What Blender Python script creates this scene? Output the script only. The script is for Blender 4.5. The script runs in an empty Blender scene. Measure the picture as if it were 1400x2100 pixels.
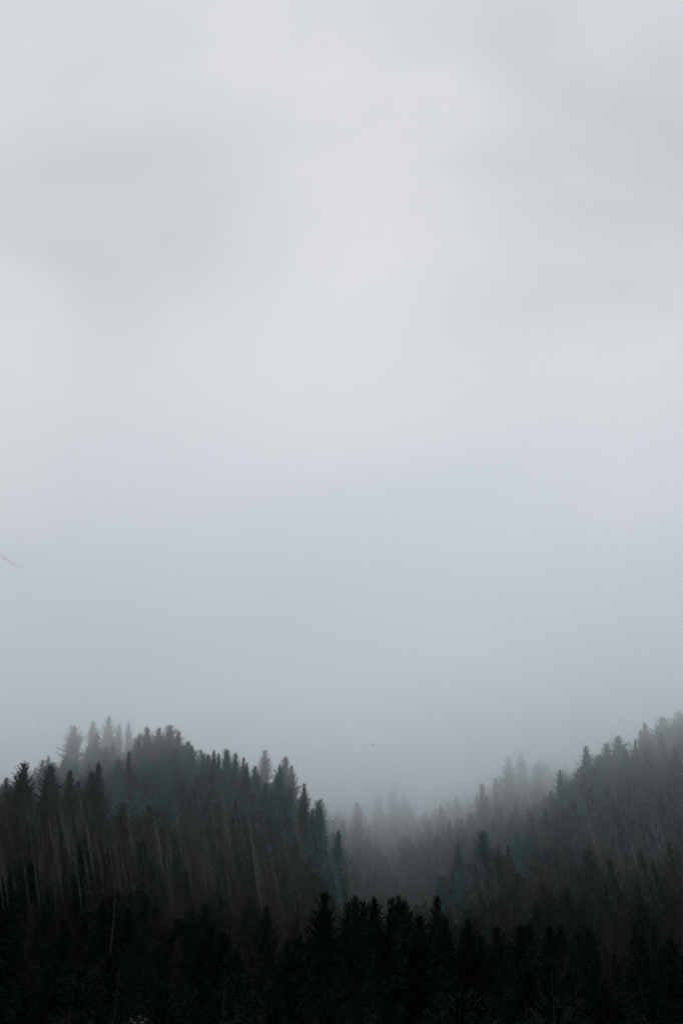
import bpy, math, random
import numpy as np
from mathutils import Vector, Matrix

R = random.Random(7)
NR = np.random.RandomState(11)
sc = bpy.context.scene
COL = sc.collection

# ------------------------------------------------------------------ camera
F = 2100 * 50.0 / 36.0            # focal length in photo pixels
PITCH = math.atan(1050 / F)       # eye level lies on the lower edge of the frame
cam_d = bpy.data.cameras.new("camera")
cam = bpy.data.objects.new("camera", cam_d)
COL.objects.link(cam)
cam_d.sensor_fit = 'VERTICAL'
cam_d.sensor_height = 36
cam_d.sensor_width = 24
cam_d.lens = 50
cam_d.clip_end = 8000
cam_d.dof.use_dof = True
cam_d.dof.focus_distance = 230
cam_d.dof.aperture_fstop = 3.2
cam.location = (0, 0, 0)
cam.rotation_euler = (math.radians(90) + PITCH, 0, 0)
sc.camera = cam

# ------------------------------------------------------------------ world: overcast sky
SUN_EL, SUN_ROT = math.radians(52), math.radians(8)
world = bpy.data.worlds.new("World")
sc.world = world
world.use_nodes = True
wn, wl = world.node_tree.nodes, world.node_tree.links
wn.clear()
w_out = wn.new("ShaderNodeOutputWorld")
w_bg = wn.new("ShaderNodeBackground")
w_bg.inputs["Strength"].default_value = 0.1
wl.new(w_bg.outputs[0], w_out.inputs["Surface"])
w_sky = wn.new("ShaderNodeTexSky")
w_sky.sky_type = 'NISHITA'
w_sky.sun_disc = False
w_sky.sun_elevation = SUN_EL
w_sky.sun_rotation = SUN_ROT
w_tc = wn.new("ShaderNodeTexCoord")


def wmath(op, a, b=None, c=None, clamp=False):
    n = wn.new("ShaderNodeMath"); n.operation = op; n.use_clamp = clamp
    for i, v in enumerate((a, b, c)):
        if v is None:
            continue
        if isinstance(v, (int, float)):
            n.inputs[i].default_value = v
        else:
            wl.new(v, n.inputs[i])
    return n.outputs[0]


# soft cloud structure from noise in direction space, drawn out sideways
w_map = wn.new("ShaderNodeMapping"); w_map.inputs["Scale"].default_value = (1.0, 1.0, 1.7)
w_map.inputs["Location"].default_value = (0.37, 1.2, 0.2)
wl.new(w_tc.outputs["Generated"], w_map.inputs["Vector"])
w_n = wn.new("ShaderNodeTexNoise"); w_n.inputs["Scale"].default_value = 3.2
w_n.inputs["Detail"].default_value = 5.0; w_n.inputs["Roughness"].default_value = 0.47
w_n.inputs["Distortion"].default_value = 0.5
wl.new(w_map.outputs[0], w_n.inputs["Vector"])
cloud = w_n.outputs["Fac"]


def pix_dir(px, py):
    a, b = (px - 700) / F, (1050 - py) / F
    c, s = math.cos(PITCH), math.sin(PITCH)
    return Vector((a, c - b * s, s + b * c)).normalized()


# the cloud masses themselves (direction of the middle, angular size, how much lighter or darker)
value = wmath('MULTIPLY_ADD', cloud, 1.1, -0.55)
for px, py, size, amt in (
        (740, 500, 0.085, 0.15), (960, 360, 0.07, 0.03), (120, 800, 0.11, 0.07), (520, 830, 0.09, 0.06),
        (360, 470, 0.075, -0.07), (160, 90, 0.08, -0.02), (1230, 640, 0.12, -0.07), (1050, 800, 0.08, -0.05),
        (1330, 120, 0.10, -0.04), (230, 980, 0.06, 0.03)):
    d = pix_dir(px, py)
    dn = wn.new("ShaderNodeVectorMath"); dn.operation = 'DOT_PRODUCT'
    nn = wn.new("ShaderNodeVectorMath"); nn.operation = 'NORMALIZE'
    wl.new(w_tc.outputs["Generated"], nn.inputs[0])
    wl.new(nn.outputs[0], dn.inputs[0]); dn.inputs[1].default_value = d
    # exp((dot-1)/(size^2))
    e = wmath('MULTIPLY', wmath('SUBTRACT', dn.outputs["Value"], 1.0), 1.0 / (size * size))
    g = wmath('MULTIPLY', wmath('EXPONENT', e), amt)
    value = wmath('ADD', value, g)
w_ramp = wn.new("ShaderNodeMix"); w_ramp.data_type = 'RGBA'
w_ramp.inputs["A"].default_value = (5.35, 5.68, 5.98, 1)
w_ramp.inputs["B"].default_value = (7.20, 7.30, 7.50, 1)
wl.new(wmath('MULTIPLY_ADD', value, 2.5, 0.46, clamp=True), w_ramp.inputs["Factor"])
w_mix = wn.new("ShaderNodeMix"); w_mix.data_type = 'RGBA'
w_mix.inputs["Factor"].default_value = 0.97          # cloud cover
wl.new(w_sky.outputs[0], w_mix.inputs["A"])
wl.new(w_ramp.outputs["Result"], w_mix.inputs["B"])
w_sx = wn.new("ShaderNodeSeparateXYZ")
wl.new(w_tc.outputs["Generated"], w_sx.inputs[0])
w_lum = wmath('MULTIPLY_ADD', wmath('MAXIMUM', w_sx.outputs["Z"], 0.0), 0.12, 0.945)
w_sc = wn.new("ShaderNodeVectorMath"); w_sc.operation = 'SCALE'
wl.new(w_mix.outputs["Result"], w_sc.inputs[0])
wl.new(w_lum, w_sc.inputs["Scale"])
wl.new(w_sc.outputs[0], w_bg.inputs["Color"])

# ------------------------------------------------------------------ sun behind the overcast
sun_d = bpy.data.lights.new("sun", 'SUN')
sun_d.energy = 0.5
sun_d.angle = math.radians(60)
sun_d.color = (1.0, 0.97, 0.94)
sun = bpy.data.objects.new("sun", sun_d)
COL.objects.link(sun)
sdir = Vector((math.sin(SUN_ROT) * math.cos(SUN_EL), math.cos(SUN_ROT) * math.cos(SUN_EL), math.sin(SUN_EL)))
sun.rotation_euler = (-sdir).to_track_quat('-Z', 'Y').to_euler()

# ------------------------------------------------------------------ exposure and render set-up
sc.view_settings.view_transform = 'Standard'
sc.view_settings.look = 'None'
sc.view_settings.exposure = 0.0
sc.view_settings.gamma = 1.0
sc.view_settings.use_curve_mapping = False
sc.render.engine = 'CYCLES'
cy = sc.cycles
cy.use_denoising = True
cy.max_bounces = 20
cy.diffuse_bounces = 2
cy.glossy_bounces = 2
cy.transmission_bounces = 2
cy.volume_bounces = 16
cy.transparent_max_bounces = 48
cy.volume_step_rate = 3.0
cy.volume_max_steps = 128
cy.use_adaptive_sampling = False

# ------------------------------------------------------------------ helpers


def mat(name, color, rough=1.0, spec=0.03, vary=0.35, noise_scale=1.5, color2=None):
    m = bpy.data.materials.new(name)
    m.use_nodes = True
    n, l = m.node_tree.nodes, m.node_tree.links
    b = n["Principled BSDF"]
    b.inputs["Roughness"].default_value = rough
    b.inputs["Specular IOR Level"].default_value = spec
    tc = n.new("ShaderNodeTexCoord")
    nz = n.new("ShaderNodeTexNoise"); nz.inputs["Scale"].default_value = noise_scale
    nz.inputs["Detail"].default_value = 4
    l.new(tc.outputs["Object"], nz.inputs["Vector"])
    oi = n.new("ShaderNodeObjectInfo")
    mx = n.new("ShaderNodeMix"); mx.data_type = 'RGBA'
    c2 = color2 or tuple(c * 1.9 for c in color)
    mx.inputs["A"].default_value = (*color, 1)
    mx.inputs["B"].default_value = (*c2, 1)
    l.new(nz.outputs["Fac"], mx.inputs["Factor"])
    hv = n.new("ShaderNodeHueSaturation")
    mr = n.new("ShaderNodeMapRange")
    mr.inputs["To Min"].default_value = 1 - vary
    mr.inputs["To Max"].default_value = 1 + vary
    l.new(oi.outputs["Random"], mr.inputs["Value"])
    l.new(mr.outputs[0], hv.inputs["Value"])
    l.new(mx.outputs["Result"], hv.inputs["Color"])
    l.new(hv.outputs[0], b.inputs["Base Color"])
    return m


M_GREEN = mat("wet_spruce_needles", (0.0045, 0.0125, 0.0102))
M_TEAL = mat("skylit_crest_needles", (0.015, 0.0950, 0.0780))  # greener needles; the crest's brighter skylight is put into the colour
M_BROWN = mat("bare_larch_twigs", (0.024, 0.0180, 0.0145))
M_BARK = mat("dark_bark", (0.012, 0.010, 0.009), noise_scale=4)
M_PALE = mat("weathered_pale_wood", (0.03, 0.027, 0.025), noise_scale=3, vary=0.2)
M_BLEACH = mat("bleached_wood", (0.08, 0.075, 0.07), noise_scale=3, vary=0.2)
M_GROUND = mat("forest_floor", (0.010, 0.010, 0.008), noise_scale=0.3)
M_TWIG = mat("lichened_bark", (0.30, 0.30, 0.30), noise_scale=20)
M_BIRD = mat("dark_feathers", (0.02, 0.02, 0.022))
M_SEED = mat("pale_seed_heads", (0.14, 0.13, 0.12), noise_scale=9)


class MB:
    """collects faces into one mesh"""
    def __init__(self):
        self.v, self.f, self.mi = [], [], []

    def tri(self, a, b, c, mi=0):
        i = len(self.v); self.v += [tuple(a), tuple(b), tuple(c)]
        self.f.append((i, i + 1, i + 2)); self.mi.append(mi)

    def quad(self, a, b, c, d, mi=0):
        i = len(self.v); self.v += [tuple(a), tuple(b), tuple(c), tuple(d)]
        self.f.append((i, i + 1, i + 2, i + 3)); self.mi.append(mi)

    def tube(self, pts, radii, sides=5, mi=0):
        rings = []
        for k, (p, r) in enumerate(zip(pts, radii)):
            p = Vector(p)
            q = Vector(pts[min(k + 1, len(pts) - 1)]) - Vector(pts[max(k - 1, 0)])
            q.normalize()
            a = q.orthogonal().normalized(); b = q.cross(a)
            i0 = len(self.v)
            for s in range(sides):
                t = 2 * math.pi * s / sides
                self.v.append(tuple(p + a * (r * math.cos(t)) + b * (r * math.sin(t))))
            rings.append(i0)
        for k in range(len(rings) - 1):
            for s in range(sides):
                s2 = (s + 1) % sides
                self.f.append((rings[k] + s, rings[k] + s2, rings[k + 1] + s2, rings[k + 1] + s))
                self.mi.append(mi)
        self.f.append(tuple(rings[0] + s for s in reversed(range(sides)))); self.mi.append(mi)
        self.f.append(tuple(rings[-1] + s for s in range(sides))); self.mi.append(mi)

    def mesh(self, name, mats):
        me = bpy.data.meshes.new(name)
        me.from_pydata(self.v, [], self.f)
        for m in mats:
            me.materials.append(m)
        if len(mats) > 1:
            me.polygons.foreach_set("material_index", self.mi)
        me.update()
        return me


def link(name, me, parent=None):
    o = bpy.data.objects.new(name, me)
    COL.objects.link(o)
    if parent:
        o.parent = parent
    return o


def tag(o, label=None, cat=None, group=None, kind=None):
    if label: o["label"] = label
    if cat: o["category"] = cat
    if group: o["group"] = group
    if kind: o["kind"] = kind
    return o


# ------------------------------------------------------------------ pixel <-> place
CP, SP = math.cos(PITCH), math.sin(PITCH)


def at(px, py, y):
    a, b = (px - 700) / F, (1050 - py) / F
    v = Vector((a, CP - b * SP, SP + b * CP))
    return v * (y / v.y)


def project(p):
    depth = p[1] * CP + p[2] * SP
    return 700 + F * p[0] / depth, 1050 - F * (-p[1] * SP + p[2] * CP) / depth


# ------------------------------------------------------------------ terrain
KEY_PX = [-700, -300, 0, 100, 200, 300, 400, 500, 600, 700, 800, 900, 1000, 1100, 1200, 1300, 1400, 1700, 2100]
CANOPY = [   # (metres away, photo height of the tree tops along KEY_PX)
    (95,  [2030, 2030, 2030, 2030, 2030, 2035, 2035, 2035, 2040, 2040, 2045, 2045, 2050, 2050, 2050, 2050, 2050, 2050, 2050]),
    (125, [1930, 1930, 1930, 1925, 1920, 1935, 1945, 1945, 1945, 1945, 1950, 1950, 1960, 1965, 1985, 1990, 1990, 1990, 1990]),
    (150, [1880, 1880, 1885, 1885, 1890, 1900, 1905, 1895, 1872, 1858, 1855, 1875, 1900, 1905, 1945, 1948, 1945, 1945, 1945]),
    (190, [1700, 1700, 1715, 1735, 1760, 1830, 1850, 1872, 1885, 1895, 1895, 1880, 1865, 1850, 1850, 1850, 1850, 1850, 1850]),
    (240, [1600, 1600, 1600, 1598, 1612, 1680, 1710, 1745, 1790, 1865, 1880, 1835, 1800, 1770, 1745, 1730, 1710, 1690, 1680]),
    (270, [1580, 1580, 1602, 1615, 1612, 1620, 1630, 1655, 1710, 1830, 1870, 1800, 1738, 1722, 1728, 1730, 1735, 1735, 1735]),
    (300, [1560, 1560, 1605, 1625, 1605, 1556, 1546, 1572, 1635, 1800, 1860, 1795, 1740, 1700, 1690, 1690, 1690, 1680, 1680]),
    (330, [1560, 1560, 1605, 1610, 1590, 1562, 1550, 1600, 1690, 1835, 1870, 1855, 1805, 1690, 1610, 1600, 1590, 1560, 1550]),
    (362, [1560, 1560, 1600, 1580, 1560, 1520, 1535, 1580, 1650, 1800, 1865, 1850, 1800, 1680, 1545, 1525, 1470, 1400, 1380]),
    (390, [1560, 1560, 1595, 1530, 1492, 1502, 1532, 1560, 1610, 1750, 1840, 1790, 1745, 1650, 1560, 1520, 1470, 1390, 1380]),
    (440, [1560, 1560, 1600, 1560, 1540, 1540, 1552, 1580, 1650, 1760, 1790, 1700, 1655, 1620, 1560, 1520, 1480, 1400, 1390]),
    (520, [1560, 1560, 1600, 1600, 1580, 1560, 1555, 1560, 1620, 1680, 1720, 1650, 1600, 1555, 1550, 1530, 1500, 1440, 1420]),
    (650, [1560, 1560, 1590, 1590, 1580, 1570, 1570, 1580, 1600, 1625, 1612, 1620, 1590, 1560, 1550, 1540, 1520, 1480, 1460]),
]
TREE_H = 22.0
TD = np.array([0, 40] + [c[0] for c in CANOPY] + [900, 1600, 5000], float)
TZ = np.zeros((len(TD), len(KEY_PX)))
TZ[0, :] = -1.7
TZ[1, :] = -9.0
for i, (d, ys) in enumerate(CANOPY):
    for j, y in enumerate(ys):
        TZ[i + 2, j] = at(700, y, d).z - TREE_H
TZ[-3, :] = TZ[-4, :] - 10
TZ[-2, :] = 40
TZ[-1, :] = 30
KEY = np.array(KEY_PX, float)


def ground_z(x, y):
    yy = max(y, 0.0)
    if yy < 1:
        px = 700.0
    else:
        px = 700 + F * x / (max(yy, 60) * 0.99)
    px = min(max(px, KEY[0]), KEY[-1])
    j = int(np.searchsorted(KEY, px)) - 1
    j = min(max(j, 0), len(KEY) - 2)
    fx = (px - KEY[j]) / (KEY[j + 1] - KEY[j])
    i = int(np.searchsorted(TD, yy)) - 1
    i = min(max(i, 0), len(TD) - 2)
    fy = min((yy - TD[i]) / (TD[i + 1] - TD[i]), 1.0)
    z0 = TZ[i, j] * (1 - fx) + TZ[i, j + 1] * fx
    z1 = TZ[i + 1, j] * (1 - fx) + TZ[i + 1, j + 1] * fx
    z = z0 * (1 - fy) + z1 * fy
    if y < 0:
        z = -1.7 + min(-y * 0.45, 118)  # unseen hillside behind the camera, steepened to block sky light from the foreground
    return z + 0.35 * math.sin(x * 0.31 + 1.3) * math.cos(y * 0.23) * min(max(y, 0) / 40, 1)


gx = list(np.arange(-420, 421, 8.0)); gx = [-4000, -2200, -1200, -700, -520] + gx + [520, 700, 1200, 2200, 4000]
gy = [-900, -500, -250, -120, -60, -30, -12] + list(np.arange(0, 700, 8.0)) + [760, 900, 1100, 1600, 2500, 4000, 5000]
gv = [(x, y, ground_z(x, y)) for y in gy for x in gx]
gf = []
W = len(gx)
for j in range(len(gy) - 1):
    for i in range(W - 1):
        a = j * W + i
        gf.append((a, a + 1, a + 1 + W, a + W))
gme = bpy.data.meshes.new("ground"); gme.from_pydata(gv, [], gf); gme.materials.append(M_GROUND)
gme.polygons.foreach_set("use_smooth", [True] * len(gf))
ground = link("ground", gme); tag(ground, kind='structure', label="dark wooded ground rising into two hills")

# ------------------------------------------------------------------ tree kinds (24 m tall prototypes)


def spruce(seed, Rm=5.0, slope=0.45, ragged=0.2, sparse=0.0, mi=0, lod=1.0, base=0.10):
    r = random.Random(seed)
    H = 24.0
    crown, trunk = MB(), MB()
    lean = (r.uniform(-0.3, 0.3), r.uniform(-0.3, 0.3))
    trunk.tube([(0, 0, -1.5), (lean[0] * .3, lean[1] * .3, H * .4), (lean[0] * .8, lean[1] * .8, H * .8), (lean[0], lean[1], H * 0.99)],
               [0.30, 0.22, 0.09, 0.02], 6)
    z = H * base
    gaps = [r.uniform(0.2, 0.9) for _ in range(3)]
    lop = [(r.uniform(0, 6.28), r.uniform(.1, .9), r.uniform(.6, 1.25)) for _ in range(5)]   # uneven flanks
    up = Vector((0, 0, 1))
    while z < H * 0.975:
        t = (z - H * base) / (H * (1 - base))
        rad = Rm * (1 - math.exp(-slope * (H * .985 - z) / Rm)) * (0.62 + 0.38 * min(1, t * 4)) + 0.10
        nb = r.randint(6, 8) if t < 0.85 else r.randint(4, 6)
        if lod < 1: nb = max(4, int(nb * 0.7))
        a0 = r.uniform(0, 6.28)
        cx, cy_ = lean[0] * t, lean[1] * t
        if not sparse:       # inner foliage round the trunk
            ir = rad * (0.40 + 0.22 * t)
            for k in range(7):
                a = a0 + k * 0.9 + r.uniform(-.3, .3)
                p = Vector((cx + math.cos(a) * ir * .1, cy_ + math.sin(a) * ir * .1, z + .3))
                q = Vector((cx + math.cos(a - .4) * ir * r.uniform(.6, 1.2), cy_ + math.sin(a - .4) * ir, z - r.uniform(.2, .7)))
                s = Vector((cx + math.cos(a + .4) * ir, cy_ + math.sin(a + .4) * ir * r.uniform(.6, 1.2), z - r.uniform(.2, .7)))
                crown.tri(p, q, s, mi)
        for k in range(nb):
            if r.random() < sparse * 0.3: continue
            a = a0 + k * 2 * math.pi / nb + r.uniform(-0.35, 0.35)
            L = rad * (1 + r.uniform(-ragged, ragged * .8))
            if r.random() < 0.12: L *= r.uniform(0.5, 1.3)
            for g in gaps:
                if abs(t - g) < 0.03 and r.random() < 0.5: L *= 0.6
            for la, lt, lf in lop:
                if abs(t - lt) < .13 and math.cos(a - la) > .5: L *= lf
            ca, sa = math.cos(a), math.sin(a)
            out = Vector((ca, sa, 0)); side = Vector((-sa, ca, 0))
            rise = (1.05 if slope < .8 else .45) * t ** 3 - 0.42 * (1 - t) + r.uniform(-.12, .12)   # up near the top, drooping below
            ns = max(2, int(L / (0.5 if lod >= 1 else 1.0)) + 1)
            z0 = z + r.uniform(-.2, .2)
            pts = []
            for s in range(ns + 1):
                u = s / ns
                pts.append(Vector((cx + ca * L * u, cy_ + sa * L * u, z0 + L * (rise * u + (0.30 - .1 * t) * u * u))))
            for s in range(ns):
                p, q = pts[s], pts[s + 1]
                u = (s + 0.5) / ns
                w = (0.09 + 0.05 * L * (1 - u)) * (0.3 if sparse else 1) * (1 if lod >= 1 else 2)
                crown.quad(p - side * w, p + side * w, q + side * w * .6, q - side * w * .6, mi)
                tl0 = (0.20 + 0.26 * L * math.sin(min(1, (1 - u) * 1.5 + .12) * 1.57) * (1 - u * .4))
                tw = (0.085 if lod >= 1 else 0.17) * (0.4 if sparse else 1)
                for rep in range(5 if lod >= 1 else 3):
                    sg = -1 if rep % 2 else 1
                    tl = tl0 * r.uniform(.55, 1.2)
                    o = p.lerp(q, r.random())
                    d = side * sg * r.uniform(.45, .95) + out * r.uniform(.3, .95) + up * r.uniform(-.40, .10)
                    e = o + d * tl
                    nrm = (out * .8 + up * r.uniform(-.6, .6)) * (tw + .06 * tl * (.4 if sparse else 1))
                    crown.tri(o - nrm, o + nrm, e, mi)
                if not sparse:   # hanging twiglets
                    for rep in range(2 if lod >= 1 else 1):
                        o = p.lerp(q, r.random()) + side * r.uniform(-.3, .3) * tl0
                        hl = r.uniform(0.2, 0.6) * (1.2 - t) * (1.25 - u)
                        ax = (out * r.uniform(-1, 1) + side * r.uniform(-1, 1)).normalized() * (.09 if lod >= 1 else .2)
                        crown.tri(o - ax, o + ax, o + out * r.uniform(0, .15) - up * hl, mi)
            tip = pts[-1]
            crown.tri(pts[-1] + side * .06, pts[-1] - side * .06, tip + out * .25 + up * .14, mi)
        z += (0.46 if not sparse else 0.5) * (1 - 0.35 * t) * r.uniform(0.8, 1.2) / (1 if lod >= 1 else 0.62)
    # leader: a thin upright shoot with short rising twigs
    for k in range(10):
        zz = H - 0.9 + 0.075 * k
        a = k * 2.4 + r.uniform(-.3, .3)
        b = Vector((math.cos(a), math.sin(a), 0)); o = Vector((lean[0], lean[1], zz))
        L = .42 * (1 - k / 12)
        crown.tri(o - up * .05, o + up * .05, o + b * L + up * L * .8, mi)
    top = Vector((lean[0], lean[1], H + .15))
    crown.tri(top + Vector((-.05, 0, -1.2)), top + Vector((.05, 0, -1.2)), top, mi)
    crown.tri(top + Vector((0, -.05, -1.2)), top + Vector((0, .05, -1.2)), top, mi)
    return crown, trunk


def tuft(mb, c, rx, rz, n, r, size=0.35, mi=0):
    for _ in range(n):
        while True:
            p = Vector((r.uniform(-1, 1), r.uniform(-1, 1), r.uniform(-1, 1)))
            if p.length < 1: break
        p *= (0.55 + 0.45 * p.length) / max(p.length, .2) * p.length
        o = Vector(c) + Vector((p.x * rx, p.y * rx, p.z * rz))
        d1 = Vector((r.uniform(-1, 1), r.uniform(-1, 1), r.uniform(-.6, .8))).normalized() * size * r.uniform(.6, 1.4)
        d2 = d1.cross(Vector((r.uniform(-1, 1), r.uniform(-1, 1), r.uniform(-1, 1)))).normalized() * size * .4
        mb.tri(o - d2, o + d2, o + d1, mi)


def snag(seed, H=14.0, th=.1):
    """dead bare trunk with broken stubs"""
    r = random.Random(seed)
    mb, br = MB(), MB()
    pts, rad = [], []
    x = y = 0
    for k in range(7):
        t = k / 6
        pts.append((x, y, -1 + t * (H + 1))); rad.append(th * (1 - t * .7))
        x += r.uniform(-.15, .2); y += r.uniform(-.15, .15)
    mb.tube(pts, rad, 6)
    for k in range(11):
        t = r.uniform(.35, .97)
        i = min(int(t * 6), 5); p = Vector(pts[i]).lerp(Vector(pts[i + 1]), t * 6 - i)
        a = r.uniform(0, 6.28); L = r.uniform(.4, 1.5) * (1.2 - t)
        e = p + Vector((math.cos(a) * L, math.sin(a) * L, L * r.uniform(-.2, .7)))
        br.tube([p, e], [.035, .01], 3)
    return mb, br


SPRUCES = [spruce(3, 6.0, .46, .18), spruce(5, 6.2, .56, .24), spruce(8, 5.0, .50, .22), spruce(13, 6.4, .42, .28),
           spruce(21, 5.6, .62, .36), spruce(34, 7.0, .52, .2)]
NARROW = [spruce(41, 4.4, .36, .3), spruce(43, 4.2, .40, .36)]
LARCHES = [spruce(51, 5.4, .5, .35, sparse=.5), spruce(52, 5.6, .6, .45, sparse=.4)]
PINES = [spruce(61, 4.6, 1.15, .30), spruce(62, 5.0, .95, .36), spruce(63, 5.4, 1.35, .28), spruce(64, 4.4, .85, .42)]   # old firs with rounded tops
LOWS = [spruce(71, 6.0, .48, .2, lod=.5), spruce(72, 6.4, .58, .25, lod=.5), spruce(73, 5.4, .5, .3, lod=.5)]
LOWP = [spruce(81, 5.0, 1.1, .3, lod=.5), spruce(82, 5.2, 1.3, .3, lod=.5)]

ME = {}
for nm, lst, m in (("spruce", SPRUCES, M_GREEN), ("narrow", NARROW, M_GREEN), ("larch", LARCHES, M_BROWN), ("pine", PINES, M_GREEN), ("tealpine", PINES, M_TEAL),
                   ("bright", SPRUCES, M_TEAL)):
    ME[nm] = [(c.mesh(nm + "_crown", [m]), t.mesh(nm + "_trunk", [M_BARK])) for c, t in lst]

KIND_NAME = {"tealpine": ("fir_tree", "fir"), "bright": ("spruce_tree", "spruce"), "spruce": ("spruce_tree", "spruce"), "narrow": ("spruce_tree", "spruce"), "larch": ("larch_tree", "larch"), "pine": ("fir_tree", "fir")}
COUNT = {}
placed = []          # (x, y) of every tree


def tree(kind, x, y, h, w, label, group, rot=None, var=None, flat=False):
    nm, cat = KIND_NAME[kind]
    z = ground_z(x, y)
    root = bpy.data.objects.new(nm, None)
    root.empty_display_size = 0.5
    COL.objects.link(root)
    root.location = (x, y, z)
    root.rotation_euler = (R.uniform(-.03, .03), R.uniform(-.03, .03), R.uniform(0, 6.28) if rot is None else rot)
    s = h / 24.0
    root.scale = (s * w, s * w, s)
    tag(root, label, cat, group)
    ms = ME[kind]
    k = R.randrange(len(ms)) if var is None else var % len(ms)
    cme, tme = ms[k]
    link("trunk", tme, root)
    link("crown", cme, root)
    placed.append((x, y))
    COUNT[nm] = COUNT.get(nm, 0) + 1
    return root


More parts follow.
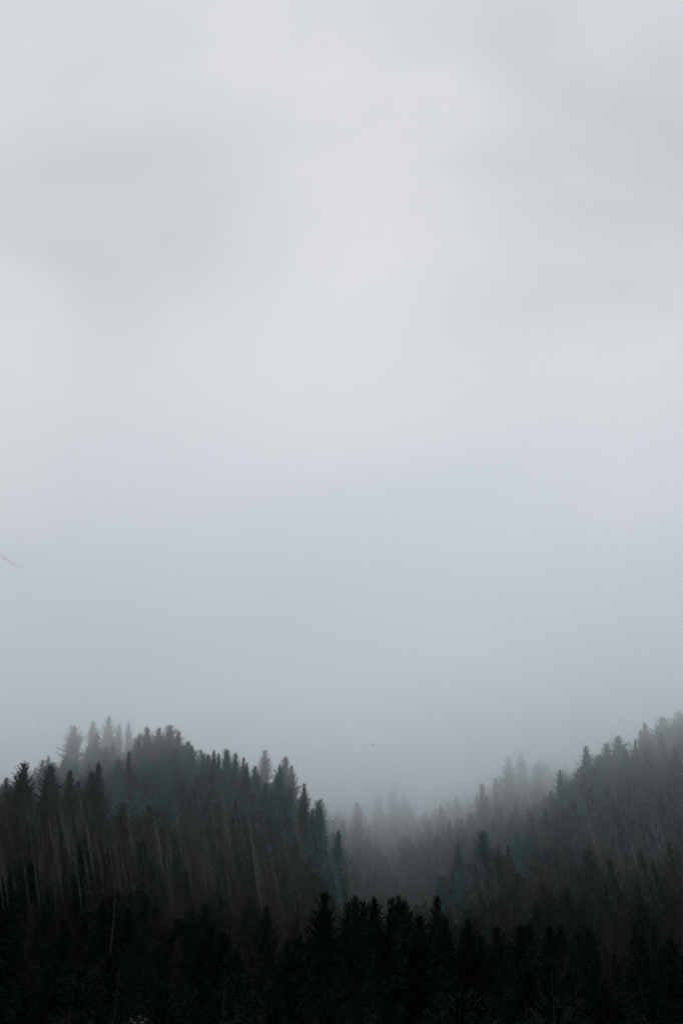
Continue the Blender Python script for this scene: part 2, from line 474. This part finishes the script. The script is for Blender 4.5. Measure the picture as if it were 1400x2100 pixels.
# ------------------------------------------------------------------ trees one can tell apart by their tips
# (tip x, tip y in the photograph, metres away, kind, width, prototype, label)
G_SPUR = "spruces on the near left spur"
G_LEFT = "trees along the crest of the left hill"
G_BACK = "trees fading into the fog behind the left hill"
G_RIGHT = "trees along the rim of the right hill"
G_FAR = "misty trees on the far slope in the gap"
G_FRONT = "black spruces of the front row"
TIPS = [
    # near left spur
    (42, 1556, 232, "spruce", 1.25, 0, "tall broad spruce with layered boughs, nearest the left edge against the fog", G_SPUR),
    (58, 1579, 236, "narrow", .8, 0, "slim spire pressed against the broad leftmost spruce", G_SPUR),
    (103, 1563, 238, "spruce", 1.1, 1, "dense pointed spruce, left one of the close pair on the spur", G_SPUR),
    (117, 1568, 243, "spruce", .9, 2, "spruce just right of the pointed one, its rounded flank overlapping", G_SPUR),
    (143, 1574, 240, "spruce", .85, 3, "lone grey spruce standing below the tall foggy tree", G_SPUR),
    (186, 1577, 246, "spruce", 1.0, 4, "ragged spruce with forked tip below the pale fog bank", G_SPUR),
    (208, 1560, 252, "narrow", 1.1, 1, "taller greenish spruce leaning over the ragged forked one", G_SPUR),
    (70, 1608, 236, "spruce", .8, 5, "short bushy spruce in the notch right of the broad one", G_SPUR),
    (168, 1598, 246, "spruce", .8, 2, "low faint spruce between the grey one and the ragged one", G_SPUR),
    (10, 1590, 300, "spruce", 1.0, 3, "pale spruce tip cut by the left edge in the mist", G_SPUR),
    # left hill crest
    (264, 1536, 292, "narrow", 1.1, 0, "thin dark spire at the left shoulder of the left hill", G_LEFT),
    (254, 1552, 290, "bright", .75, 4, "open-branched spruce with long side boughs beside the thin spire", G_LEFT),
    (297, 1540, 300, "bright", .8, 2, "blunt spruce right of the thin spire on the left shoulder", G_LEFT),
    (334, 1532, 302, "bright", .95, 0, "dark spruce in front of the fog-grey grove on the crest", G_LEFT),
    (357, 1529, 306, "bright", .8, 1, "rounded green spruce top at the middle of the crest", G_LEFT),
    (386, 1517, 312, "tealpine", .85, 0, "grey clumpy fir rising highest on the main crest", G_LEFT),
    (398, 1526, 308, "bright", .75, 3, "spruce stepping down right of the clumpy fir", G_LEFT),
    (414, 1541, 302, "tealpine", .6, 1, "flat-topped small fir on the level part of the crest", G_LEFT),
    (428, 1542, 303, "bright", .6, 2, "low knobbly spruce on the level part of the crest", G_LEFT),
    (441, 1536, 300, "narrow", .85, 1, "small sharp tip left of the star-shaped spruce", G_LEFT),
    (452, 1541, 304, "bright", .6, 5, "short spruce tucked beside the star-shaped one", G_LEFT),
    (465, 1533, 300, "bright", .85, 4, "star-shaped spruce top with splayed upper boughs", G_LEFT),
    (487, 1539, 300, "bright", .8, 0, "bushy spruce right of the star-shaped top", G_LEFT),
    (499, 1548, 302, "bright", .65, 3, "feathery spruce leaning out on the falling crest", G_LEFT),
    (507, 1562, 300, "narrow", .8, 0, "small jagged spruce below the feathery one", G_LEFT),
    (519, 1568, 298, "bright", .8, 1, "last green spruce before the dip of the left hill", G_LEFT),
    (536, 1581, 318, "narrow", .7, 1, "faint thin spruce in the dip beside the tall ragged one", G_LEFT),
    (567, 1561, 286, "tealpine", .8, 3, "tall ragged fir with a lopsided top on the right flank", G_LEFT),
    (546, 1603, 282, "bright", .95, 5, "broad dark spruce left below the tall ragged fir", G_LEFT),
    (585, 1608, 284, "bright", .9, 0, "dark green spruce at the right side of the ragged fir", G_LEFT),
    (622, 1604, 296, "narrow", .9, 1, "slim misty spire on the lower right flank", G_LEFT),
    (610, 1632, 290, "larch", 1.0, 0, "greyish bare larch on the right flank", G_LEFT),
    (634, 1656, 278, "bright", .85, 2, "dark spruce on the steep right edge of the left hill", G_LEFT),
    (664, 1635, 292, "bright", .85, 4, "solitary fading spruce standing out right of the steep edge", G_LEFT),
    (648, 1645, 305, "narrow", .7, 0, "ghostly small spruce left of the solitary one", G_LEFT),
    (688, 1700, 272, "bright", .85, 1, "spruce low on the steep edge under the solitary one", G_LEFT),
    (704, 1755, 262, "larch", .8, 1, "bare larch at the foot of the steep edge", G_LEFT),
    # fog behind the left hill
    (156, 1484, 408, "pine", .95, 1, "tall lone feathery tree, pale grey in the fog", G_BACK),
    (198, 1475, 413, "spruce", 1.0, 0, "upright grey spruce at the left side of the fogged grove", G_BACK),
    (226, 1466, 418, "spruce", 1.1, 1, "highest tree of the fogged grove", G_BACK),
    (248, 1482, 420, "spruce", .8, 2, "blurred narrow crown right of the highest fogged tree", G_BACK),
    (270, 1478, 426, "spruce", .8, 0, "dim wide spruce almost lost in the fog", G_BACK),
    (288, 1503, 362, "pine", .7, 3, "small grey fir at the left end of the grove on the crest", G_BACK),
    (311, 1489, 360, "pine", .85, 0, "fog-grey fir with a flat broad top", G_BACK),
    (327, 1488, 362, "pine", .75, 1, "grey fir in the middle of the crest grove", G_BACK),
    (345, 1484, 358, "pine", .8, 2, "tallest grey fir of the crest grove with a square top", G_BACK),
    (368, 1495, 352, "pine", .75, 3, "detached grey fir right of the crest grove", G_BACK),
    (540, 1533, 395, "spruce", 1.1, 0, "dim tree shape behind the dip of the left hill", G_BACK),
    (586, 1548, 380, "spruce", 1.1, 1, "pale spruce shadow right of the ragged fir", G_BACK),
    (604, 1566, 376, "spruce", .9, 3, "faint spruce shadow on the fogged right flank", G_BACK),
    # right hill rim
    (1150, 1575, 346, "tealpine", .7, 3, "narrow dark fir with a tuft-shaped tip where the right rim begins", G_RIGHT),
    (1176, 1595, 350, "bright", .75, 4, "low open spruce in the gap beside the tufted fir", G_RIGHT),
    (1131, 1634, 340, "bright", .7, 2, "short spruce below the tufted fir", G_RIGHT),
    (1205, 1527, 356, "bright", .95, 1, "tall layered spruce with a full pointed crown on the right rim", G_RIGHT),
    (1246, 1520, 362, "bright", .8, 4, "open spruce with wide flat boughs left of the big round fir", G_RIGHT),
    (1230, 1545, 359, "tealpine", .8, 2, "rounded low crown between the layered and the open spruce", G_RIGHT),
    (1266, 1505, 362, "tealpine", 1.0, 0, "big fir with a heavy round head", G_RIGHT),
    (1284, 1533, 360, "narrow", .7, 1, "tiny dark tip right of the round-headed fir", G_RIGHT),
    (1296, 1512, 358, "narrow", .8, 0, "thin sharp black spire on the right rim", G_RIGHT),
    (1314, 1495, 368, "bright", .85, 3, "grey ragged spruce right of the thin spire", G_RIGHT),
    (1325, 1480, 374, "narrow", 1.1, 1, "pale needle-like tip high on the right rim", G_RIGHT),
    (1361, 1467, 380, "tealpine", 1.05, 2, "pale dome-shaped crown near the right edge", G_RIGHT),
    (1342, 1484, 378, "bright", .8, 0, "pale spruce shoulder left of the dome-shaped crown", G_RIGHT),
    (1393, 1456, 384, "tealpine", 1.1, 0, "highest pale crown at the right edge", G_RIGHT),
    (1110, 1655, 306, "larch", .9, 0, "bare larch on the lower rim below the short spruce", G_RIGHT),
    (1095, 1672, 302, "larch", .8, 1, "small bare larch left on the lower rim", G_RIGHT),
    (1080, 1700, 288, "bright", .8, 2, "blunt green spruce beside the forked one", G_RIGHT),
    (1057, 1704, 284, "bright", .7, 4, "spruce with a crooked forked tip on the toe of the right hill", G_RIGHT),
    (1036, 1730, 280, "narrow", .9, 0, "right one of the two small twin tips", G_RIGHT),
    (1026, 1729, 279, "narrow", .9, 1, "left one of the two small twin tips", G_RIGHT),
    (986, 1697, 268, "tealpine", 1.0, 1, "large dark fir with a broken rounded top in the gap", G_RIGHT),
    (930, 1725, 262, "bright", .85, 0, "dark spruce with steps of boughs, foremost of the right toe", G_RIGHT),
    (1008, 1765, 270, "bright", .8, 3, "low spruce at the right foot of the large broken fir", G_RIGHT),
    (905, 1788, 256, "bright", .7, 2, "small spruce at the very foot of the right toe", G_RIGHT),
    # far slope
    (1040, 1548, 470, "spruce", 1.3, 1, "tall blurred tree, left of the two ghost shapes in the gap", G_FAR),
    (1071, 1541, 478, "spruce", 1.25, 0, "second blurred ghost tree, the slimmer right one", G_FAR),
    (990, 1603, 462, "spruce", 1.1, 5, "dim spruce on the shoulder left of the ghost pair", G_FAR),
    (1018, 1592, 468, "spruce", 1.0, 3, "faint spruce leaning to the ghost pair", G_FAR),
    (1100, 1560, 480, "pine", 1.1, 0, "blurred round crown right of the ghost pair", G_FAR),
    (802, 1603, 560, "spruce", 1.2, 0, "pale lone spruce in the middle of the gap", G_FAR),
    (778, 1615, 562, "spruce", 1.1, 2, "paler neighbour left of the lone spruce in the gap", G_FAR),
    (828, 1622, 566, "pine", 1.1, 1, "washed-out round crown right of the lone spruce in the gap", G_FAR),
    (735, 1642, 520, "spruce", 1.0, 4, "dim spruce where the gap meets the left hill", G_FAR),
    # front row
    (664, 1816, 150, "spruce", .95, 0, "black spire-topped spruce, first peak of the front row", G_FRONT),
    (702, 1843, 156, "spruce", .7, 2, "small black spruce right of the spire-topped one", G_FRONT),
    (720, 1830, 152, "spruce", .95, 1, "black spruce under the foot of the grey gap", G_FRONT),
    (735, 1842, 158, "spruce", .8, 4, "black shoulder tip joined to the spruce under the grey gap", G_FRONT),
    (763, 1835, 160, "spruce", .95, 5, "wide soft black spruce in the middle of the front row", G_FRONT),
    (799, 1833, 162, "spruce", .9, 3, "left peak of the broad black clump", G_FRONT),
    (815, 1831, 160, "spruce", .8, 5, "sharp middle peak of the broad black clump", G_FRONT),
    (828, 1840, 164, "spruce", .85, 4, "right sloping peak of the broad black clump", G_FRONT),
    (840, 1858, 166, "spruce", .7, 0, "low outer tree ending the broad black clump", G_FRONT),
    (861, 1870, 138, "spruce", 1.0, 1, "jet black pointed spruce standing before the rest", G_FRONT),
    (893, 1829, 170, "spruce", .8, 3, "tall narrow black cone under the right toe", G_FRONT),
    (912, 1876, 150, "spruce", .8, 3, "bushy black spruce right of the narrow cone", G_FRONT),
    (954, 1877, 148, "spruce", .85, 2, "black spruce with a thin straight tip on the right", G_FRONT),
    (1013, 1895, 150, "spruce", .85, 4, "black spruce with a tousled tip", G_FRONT),
    (1057, 1889, 152, "spruce", .85, 0, "smooth black cone left of the black twins", G_FRONT),
    (1094, 1885, 148, "spruce", .9, 5, "left one of the two large black twins", G_FRONT),
    (1122, 1889, 150, "spruce", .85, 3, "right one of the two large black twins", G_FRONT),
    (1143, 1909, 156, "spruce", .7, 2, "smaller black spruce trailing the twins", G_FRONT),
    (1208, 1948, 150, "spruce", .8, 1, "low dim spruce in the right dip of the front row", G_FRONT),
    (1250, 1935, 158, "larch", .9, 0, "dim brown larch in the right dip of the front row", G_FRONT),
    (1306, 1915, 146, "spruce", .95, 0, "black spruce with a clean tip before the right slope", G_FRONT),
    (1368, 1916, 146, "spruce", .95, 5, "broad black spruce last on the right", G_FRONT),
    (222, 1733, 192, "larch", 1.35, 0, "tall brown-black larch on the left of the front row", G_FRONT),
    (62, 1775, 194, "spruce", 1.0, 2, "dark spruce at the left end of the front row", G_FRONT),
    (330, 1852, 180, "larch", 1.0, 1, "brownish larch right of the tall one", G_FRONT),
    (425, 1848, 180, "spruce", .9, 4, "dim black spruce under the left hill", G_FRONT),
    (472, 1862, 182, "larch", .9, 0, "brown-tinged larch between two dim spruces", G_FRONT),
    (556, 1850, 182, "spruce", .9, 2, "dim black spruce left of the bushy larch", G_FRONT),
    (603, 1842, 184, "larch", 1.0, 1, "bushy dark larch just left of the first peak", G_FRONT),
]
hs = []
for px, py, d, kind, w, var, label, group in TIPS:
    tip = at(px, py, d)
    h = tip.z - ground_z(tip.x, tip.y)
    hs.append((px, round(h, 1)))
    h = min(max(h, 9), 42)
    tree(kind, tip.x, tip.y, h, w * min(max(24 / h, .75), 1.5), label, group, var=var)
print("HEIGHTS", [a for a in hs if a[1] < 15 or a[1] > 34])

# ------------------------------------------------------------------ the stands between them
REGIONS = [   # (near, far, spacing, px from, px to, lowering of the tops in px)
    (88, 165, 4.3), (165, 340, 5.0), (340, 470, 6.0), (470, 660, 7.5)]
NX = 2200
sky_line = np.full(NX, 2160.0)      # nearest-first outline of what stands in front (photo px, offset 400)
cands = []
for d0, d1, sp in REGIONS:
    d = d0
    while d < d1:
        half = 0.262 * d + 6
        n = int(2 * half / sp)
        for i in range(n):
            x = -half + (i + .5) * 2 * half / n + R.uniform(-.4, .4) * sp
            y = d + R.uniform(-.45, .45) * sp
            cands.append((y, x))
        d += sp * .9
cands.sort()
fill = []
PL = np.array(placed)
for y, x in cands:
    if np.min((PL[:, 0] - x) ** 2 + (PL[:, 1] - y) ** 2) < 4.0: continue
    h = TREE_H * (R.uniform(.72, 1.0) if R.random() < .8 else R.uniform(.5, .75))
    z = ground_z(x, y)
    px, py = project((x, y, z + h))
    wpx = 2.2 / y * F
    if px < -40 - wpx or px > 1440 + wpx or py > 2110: continue
    i0 = int(max(0, px + 400 - wpx)); i1 = int(min(NX - 1, px + 400 + wpx))
    # hidden wholly behind nearer stands: leave out
    if py > np.median(sky_line[i0:i1 + 1]) + 14: continue
    for i in range(i0, i1 + 1):
        o = py + abs(i - 400 - px) / wpx * 0.35 * (6.0 / y * F)
        sky_line[i] = min(sky_line[i], o + 4)
    fill.append((y, x, h, px, py))
print("FILL", len(fill))

far_parts = []
n_ind = 0


def region_label(px, y, kind):
    k = {"spruce": "spruce", "tealpine": "rounded green fir", "bright": "green spruce", "narrow": "slim spruce", "larch": "bare brownish larch", "pine": "rounded fir"}[kind]
    side = "left" if px < 700 else "right"
    if y < 165:
        where = "merging into the black stand at the bottom"
        g = "black stand at the bottom"
    elif y < 235:
        where = "in the murk behind the front row, %s half" % side
        g = "dusky trees behind the front row on the " + side
    elif y < 345:
        where = "packed on the dark %s hillside below its crest" % side
        g = "trees packed on the %s hillside" % side
    else:
        where = "veiled by mist on the upper %s slopes" % side
        g = "veiled trees on the upper %s slopes" % side
    adj = {"spruce": "dark", "tealpine": "muted", "bright": "muted", "narrow": "dark", "larch": "faint", "pine": "dark"}[kind]
    return "%s %s %s" % (adj, k, where), {"bare brownish larch": "bare brownish larches"}.get(k, k + "s") + ", " + g


for y, x, h, px, py in fill:
    q = R.random()
    low_hill = 190 < y < 345 and py > 1650
    if y < 165:
        kind = "spruce" if q < .8 else ("pine" if q < .9 else "larch")
    elif low_hill:
        kind = "spruce" if q < .40 else ("larch" if q < .82 else "pine")
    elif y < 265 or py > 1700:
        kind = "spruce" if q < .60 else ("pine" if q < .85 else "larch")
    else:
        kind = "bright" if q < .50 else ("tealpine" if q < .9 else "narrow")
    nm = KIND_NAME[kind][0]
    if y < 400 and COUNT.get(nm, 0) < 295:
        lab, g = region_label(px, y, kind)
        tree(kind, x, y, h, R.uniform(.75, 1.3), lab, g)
        n_ind += 1
    else:
        far_parts.append((x, y, h, kind))
print("INDIVIDUAL", n_ind, COUNT, "STUFF", len(far_parts))

# the rest, too far to pick apart singly: one wood
protos = []
for c, t in LOWS + LOWP:
    v = np.array(c.v + t.v, float)
    f = [tuple(fc) for fc in c.f] + [tuple(i + len(c.v) for i in fc) for fc in t.f]
    protos.append((v, f))
vs, fs, off = [], [], 0
for x, y, h, kind in far_parts:
    v, f = protos[R.randrange(3, 5) if kind == "pine" else R.randrange(0, 3)]
    a = R.uniform(0, 6.28); s = h / 24; w = s * R.uniform(1.05, 1.35)
    m = np.array([[math.cos(a) * w, -math.sin(a) * w, 0], [math.sin(a) * w, math.cos(a) * w, 0], [0, 0, s]])
    vs.append(v @ m.T + np.array([x, y, ground_z(x, y)]))
    fs += [tuple(i + off for i in fc) for fc in f]
    off += len(v)
if vs:
    fme = bpy.data.meshes.new("forest"); fme.from_pydata(np.concatenate(vs).tolist(), [], fs)
    fme.materials.append(M_GREEN); fme.update()
    forest = link("forest", fme)
    tag(forest, "far wood of conifers dissolving into fog on the distant slopes", "forest", kind="stuff")

# ------------------------------------------------------------------ pale dead trunks
SNAGS = [(295, 1740, 222, 9, "weathered pale dead trunk on the left hillside"),
         (216, 1842, 158, 7, "thin pale dead trunk low on the left"),
         (205, 1985, 84, 9, "long slanting pale trunk in the black lower left"),
         (442, 2010, 84, 9, "faint leaning trunk in the black lower middle"),
         (1127, 1995, 84, 9, "upright dim trunk in the black lower right"),
         (1063, 2055, 82, 6, "short dim trunk just above the lower edge")]
for i, (px, py, d, h, label) in enumerate(SNAGS):
    tip = at(px, py, d)
    gz = ground_z(tip.x, tip.y)
    hh = tip.z - gz
    a, b = snag(90 + i, max(hh, 3), .05 if d < 100 else .07)
    r = bpy.data.objects.new("dead_tree", None); COL.objects.link(r); r.location = (tip.x, tip.y, gz)
    tag(r, label, "dead tree", "pale dead trunks")
    if px < 700: r.rotation_euler = (0, .03, 0)
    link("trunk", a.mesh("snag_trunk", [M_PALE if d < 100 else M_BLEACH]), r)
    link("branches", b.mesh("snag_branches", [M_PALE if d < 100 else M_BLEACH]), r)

# ------------------------------------------------------------------ bare tree outside the left edge, one twig reaching in
bt = bpy.data.objects.new("bare_tree", None); COL.objects.link(bt)
BD = 12.0
gz = ground_z(-5.2, BD)
bt.location = (-5.2, BD, gz)
tag(bt, "bare tree whose thin twig reaches in at the left edge of the sky", "bare tree")
base = Vector(bt.location)
tr, br, tw = MB(), MB(), MB()
tr.tube([(0, 0, -.4), (.05, 0, 3), (-.08, .1, 6), (.1, 0, 9.5), (.2, .1, 12)], [.16, .13, .10, .06, .015], 8)


def bp(px, py, dd=0):
    return at(px, py, BD + dd) - base


main = [Vector((0, .05, bp(0, 1138).z - .1)), bp(-260, 1085, .1), bp(-120, 1105, .1), bp(-40, 1118), bp(0, 1139), bp(10, 1145), bp(24, 1155), bp(34, 1160), bp(42, 1160)]
br.tube(main, [.05, .035, .016, .006, .0019, .0016, .0014, .0011, .0006], 6)
tw.tube([bp(8, 1144), bp(15, 1143), bp(22, 1142)], [.0013, .0011, .0006], 4)
tw.tube([bp(22, 1154), bp(26, 1153)], [.002, .001], 4)
tw.tube([bp(-40, 1118), bp(-25, 1110), bp(-12, 1112)], [.006, .004, .002], 4)
for k in range(14):
    z = 4.2 + k * .5; a = R.uniform(1.6, 4.7); L = R.uniform(.8, 1.6) * (1.3 - k * .05)
    o = Vector((0, 0, z)); e = o + Vector((math.cos(a) * L, math.sin(a) * L, .5 * L))
    tw.tube([o, o.lerp(e, .5) + Vector((0, 0, .1)), e], [.025, .014, .004], 4)
link("trunk", tr.mesh("bare_trunk", [M_TWIG]), bt)
link("branch", br.mesh("bare_branch", [M_TWIG]), bt)
link("twigs", tw.mesh("bare_twigs", [M_TWIG]), bt)

# ------------------------------------------------------------------ two birds


def bird(px, py, d, span, bank, label):
    m = MB()
    body, wings = MB(), MB()
    s = span / 1.0
    body.tube([(0, -.22 * s, 0), (0, -.14 * s, .01 * s), (0, 0, .012 * s), (0, .15 * s, .012 * s), (0, .22 * s, 0), (0, .26 * s, 0)],
              [.012 * s, .045 * s, .055 * s, .04 * s, .03 * s, .004 * s], 8)
    for sg in (-1, 1):
        pts = [(0, .07, .02, -.09), (sg * .18, .10, .06, -.07), (sg * .36, .06, .05, -.08), (sg * .5, -.02, .01, -.06)]
        for k in range(3):
            a, b = pts[k], pts[k + 1]
            for dz, flip in ((.006, 1), (-.006, -1)):
                q = [Vector((a[0], a[1], a[2] + dz)) * s, Vector((b[0], b[1], b[2] + dz)) * s,
                     Vector((b[0], b[3], b[2])) * s, Vector((a[0], a[3], a[2])) * s]
                wings.quad(*(q if flip > 0 else q[::-1]))
    r = bpy.data.objects.new("bird", None); COL.objects.link(r)
    r.location = at(px, py, d); r.rotation_euler = (0.1, bank, math.radians(20))
    tag(r, label, "bird", "birds crossing the fog")
    link("body", body.mesh("bird_body", [M_BIRD]), r)
    link("wings", wings.mesh("bird_wings", [M_BIRD]), r)


bird(765, 1528, 150, .85, math.radians(-12), "small dark bird gliding over the gap between the hills")
bird(972, 1526, 190, .65, math.radians(4), "fainter bird left of the ghost trees")

# ------------------------------------------------------------------ shrub with pale seed heads at the lower edge
sh = bpy.data.objects.new("shrub", None); COL.objects.link(sh)
sd = 60.0
st = at(287, 2085, sd); gz = ground_z(st.x, st.y)
sh.location = (st.x, st.y, gz)
tag(sh, "shrub with pale seed heads poking above the lower edge", "shrub")
stem, heads = MB(), MB()
H = st.z - gz
for px, py in ((287, 2084), (270, 2092), (300, 2090), (276, 2097), (291, 2098)):
    e = at(px, py, sd + R.uniform(-.4, .4)) - Vector(sh.location)
    stem.tube([(0, 0, -.2), (e.x * .4, e.y * .4, H * .6), tuple(e)], [.05, .03, .01], 5)
    tuft(heads, e, .09, .07, 14, R, .05)
link("stem", stem.mesh("shrub_stem", [M_BARK]), sh)
link("seed_heads", heads.mesh("shrub_heads", [M_SEED]), sh)

# ------------------------------------------------------------------ haze: thin even air over everything
def box_mesh(name, x0, x1, y0, y1, z0, z1, m):
    v = [(x0, y0, z0), (x1, y0, z0), (x1, y1, z0), (x0, y1, z0), (x0, y0, z1), (x1, y0, z1), (x1, y1, z1), (x0, y1, z1)]
    f = [(0, 3, 2, 1), (4, 5, 6, 7), (0, 1, 5, 4), (1, 2, 6, 5), (2, 3, 7, 6), (3, 0, 4, 7)]
    me = bpy.data.meshes.new(name); me.from_pydata(v, [], f); me.materials.append(m); me.update()
    return me


mh = bpy.data.materials.new("thin_haze"); mh.use_nodes = True
n, l = mh.node_tree.nodes, mh.node_tree.links
n.clear()
o_ = n.new("ShaderNodeOutputMaterial"); pv = n.new("ShaderNodeVolumePrincipled")
pv.inputs["Color"].default_value = (.93, .96, 1.0, 1)
pv.inputs["Density"].default_value = 0.000012
l.new(pv.outputs[0], o_.inputs["Volume"])
HZ_TOP = 132
haze = link("haze", box_mesh("haze", -4100, 4100, -950, 5100, -60, HZ_TOP, mh)); tag(haze, "thin rain haze filling the valley", kind="stuff")

# ------------------------------------------------------------------ mist: the low cloud the hilltops reach into
mm = bpy.data.materials.new("hill_mist"); mm.use_nodes = True
n, l = mm.node_tree.nodes, mm.node_tree.links
n.clear()
o_ = n.new("ShaderNodeOutputMaterial"); pv = n.new("ShaderNodeVolumePrincipled")
pv.inputs["Color"].default_value = (.938, .977, .998, 1)
pv.inputs["Anisotropy"].default_value = 0.8
tc = n.new("ShaderNodeTexCoord"); sx = n.new("ShaderNodeSeparateXYZ")
l.new(tc.outputs["Object"], sx.inputs[0])


def nm_(op, a, b=None, c=None, clamp=False):
    q = n.new("ShaderNodeMath"); q.operation = op; q.use_clamp = clamp
    for i, v in enumerate((a, b, c)):
        if v is None: continue
        if isinstance(v, (int, float)): q.inputs[i].default_value = v
        else: l.new(v, q.inputs[i])
    return q.outputs[0]


nz = n.new("ShaderNodeTexNoise"); nz.inputs["Scale"].default_value = 0.016
nz.inputs["Detail"].default_value = 2
l.new(tc.outputs["Object"], nz.inputs["Vector"])
wob = nm_('MULTIPLY_ADD', nz.outputs["Fac"], 34.0, -17.0)      # the base of the cloud hangs unevenly
MIST_REF, MIST_H, MIST_D, MIST_CAP = 75.0, 10.5, 0.0140, 0.023
zz = nm_('ADD', nm_('MULTIPLY_ADD', sx.outputs["X"], 0.048, sx.outputs["Z"]), wob)
e = nm_('EXPONENT', nm_('DIVIDE', nm_('SUBTRACT', zz, MIST_REF), MIST_H))
rear = nm_('MULTIPLY', nm_('SUBTRACT', sx.outputs["Y"], 385.0), 1 / 60.0, clamp=True)
dens = nm_('MULTIPLY', nm_('MINIMUM', nm_('MULTIPLY', e, MIST_D), MIST_CAP), nm_('MULTIPLY_ADD', rear, 0.7, 1.0))
near = nm_('MULTIPLY', nm_('SUBTRACT', sx.outputs["Y"], 156.0), 1 / 40.0, clamp=True)   # thins out towards the valley
topf = nm_('MULTIPLY', nm_('SUBTRACT', 102.0, sx.outputs["Z"]), 1 / 20.0, clamp=True)
thin = nm_('MULTIPLY', nm_('SUBTRACT', sx.outputs["Y"], 310.0), 1 / 60.0, clamp=True)   # the drizzle veil lies over the near hills
dens = nm_('ADD', dens, nm_('MULTIPLY_ADD', thin, -0.00058, 0.00080))
dens = nm_('MULTIPLY', nm_('MULTIPLY', dens, near), topf)
l.new(dens, pv.inputs["Density"])
l.new(pv.outputs[0], o_.inputs["Volume"])
mist = link("mist", box_mesh("mist", -500, 500, 156, 1200, -14, 103, mm)); tag(mist, "low cloud hanging on the hilltops", kind="stuff")

# ------------------------------------------------------------------ rain
mr_ = bpy.data.materials.new("falling_rain"); mr_.use_nodes = True
n, l = mr_.node_tree.nodes, mr_.node_tree.links
n.clear()
o_ = n.new("ShaderNodeOutputMaterial")
tp = n.new("ShaderNodeBsdfTransparent"); df = n.new("ShaderNodeBsdfDiffuse"); tl = n.new("ShaderNodeBsdfTranslucent")
df.inputs["Color"].default_value = (.9, .92, .95, 1); tl.inputs["Color"].default_value = (.95, .97, 1, 1)
m1 = n.new("ShaderNodeMixShader"); m1.inputs[0].default_value = .9
l.new(df.outputs[0], m1.inputs[1]); l.new(tl.outputs[0], m1.inputs[2])
m2 = n.new("ShaderNodeMixShader"); m2.inputs[0].default_value = .029
l.new(tp.outputs[0], m2.inputs[1]); l.new(m1.outputs[0], m2.inputs[2])
l.new(m2.outputs[0], o_.inputs["Surface"])
rain = MB()
RR = random.Random(99)
fall = Vector((0.20, 0.0, -1.0)).normalized()
for k in range(6200):
    px = RR.uniform(-60, 1460)
    py = RR.uniform(-80, 1960)
    if py > 1820 and RR.random() < (py - 1820) / 140: continue
    if py < 1480 and RR.random() < .996: continue
    d = 5.5 + 12 * RR.random()
    c = at(px, py, d)
    L = RR.uniform(.02, .062) * d * (1.9 if RR.random() < .08 else 1)
    crest = 1560 + 90 * math.exp(-((px - 800) / 190) ** 2)
    if py > 1480 and py - L / d * F / 2 < crest and RR.random() < .97: continue
    if py + L / d * F / 2 > 1890: continue
    rr = RR.uniform(.00014, .00038) * d
    tilt = Vector((RR.uniform(-.012, .012), 0, 0))
    pts = [c + (fall + tilt) * (L * u) for u in (-.5, -.2, .2, .5)]
    rain.tube(pts, [rr * .15, rr, rr, rr * .15], 4)
ro = link("rain", rain.mesh("rain", [mr_])); tag(ro, "slanting rain falling across the view", kind="stuff")
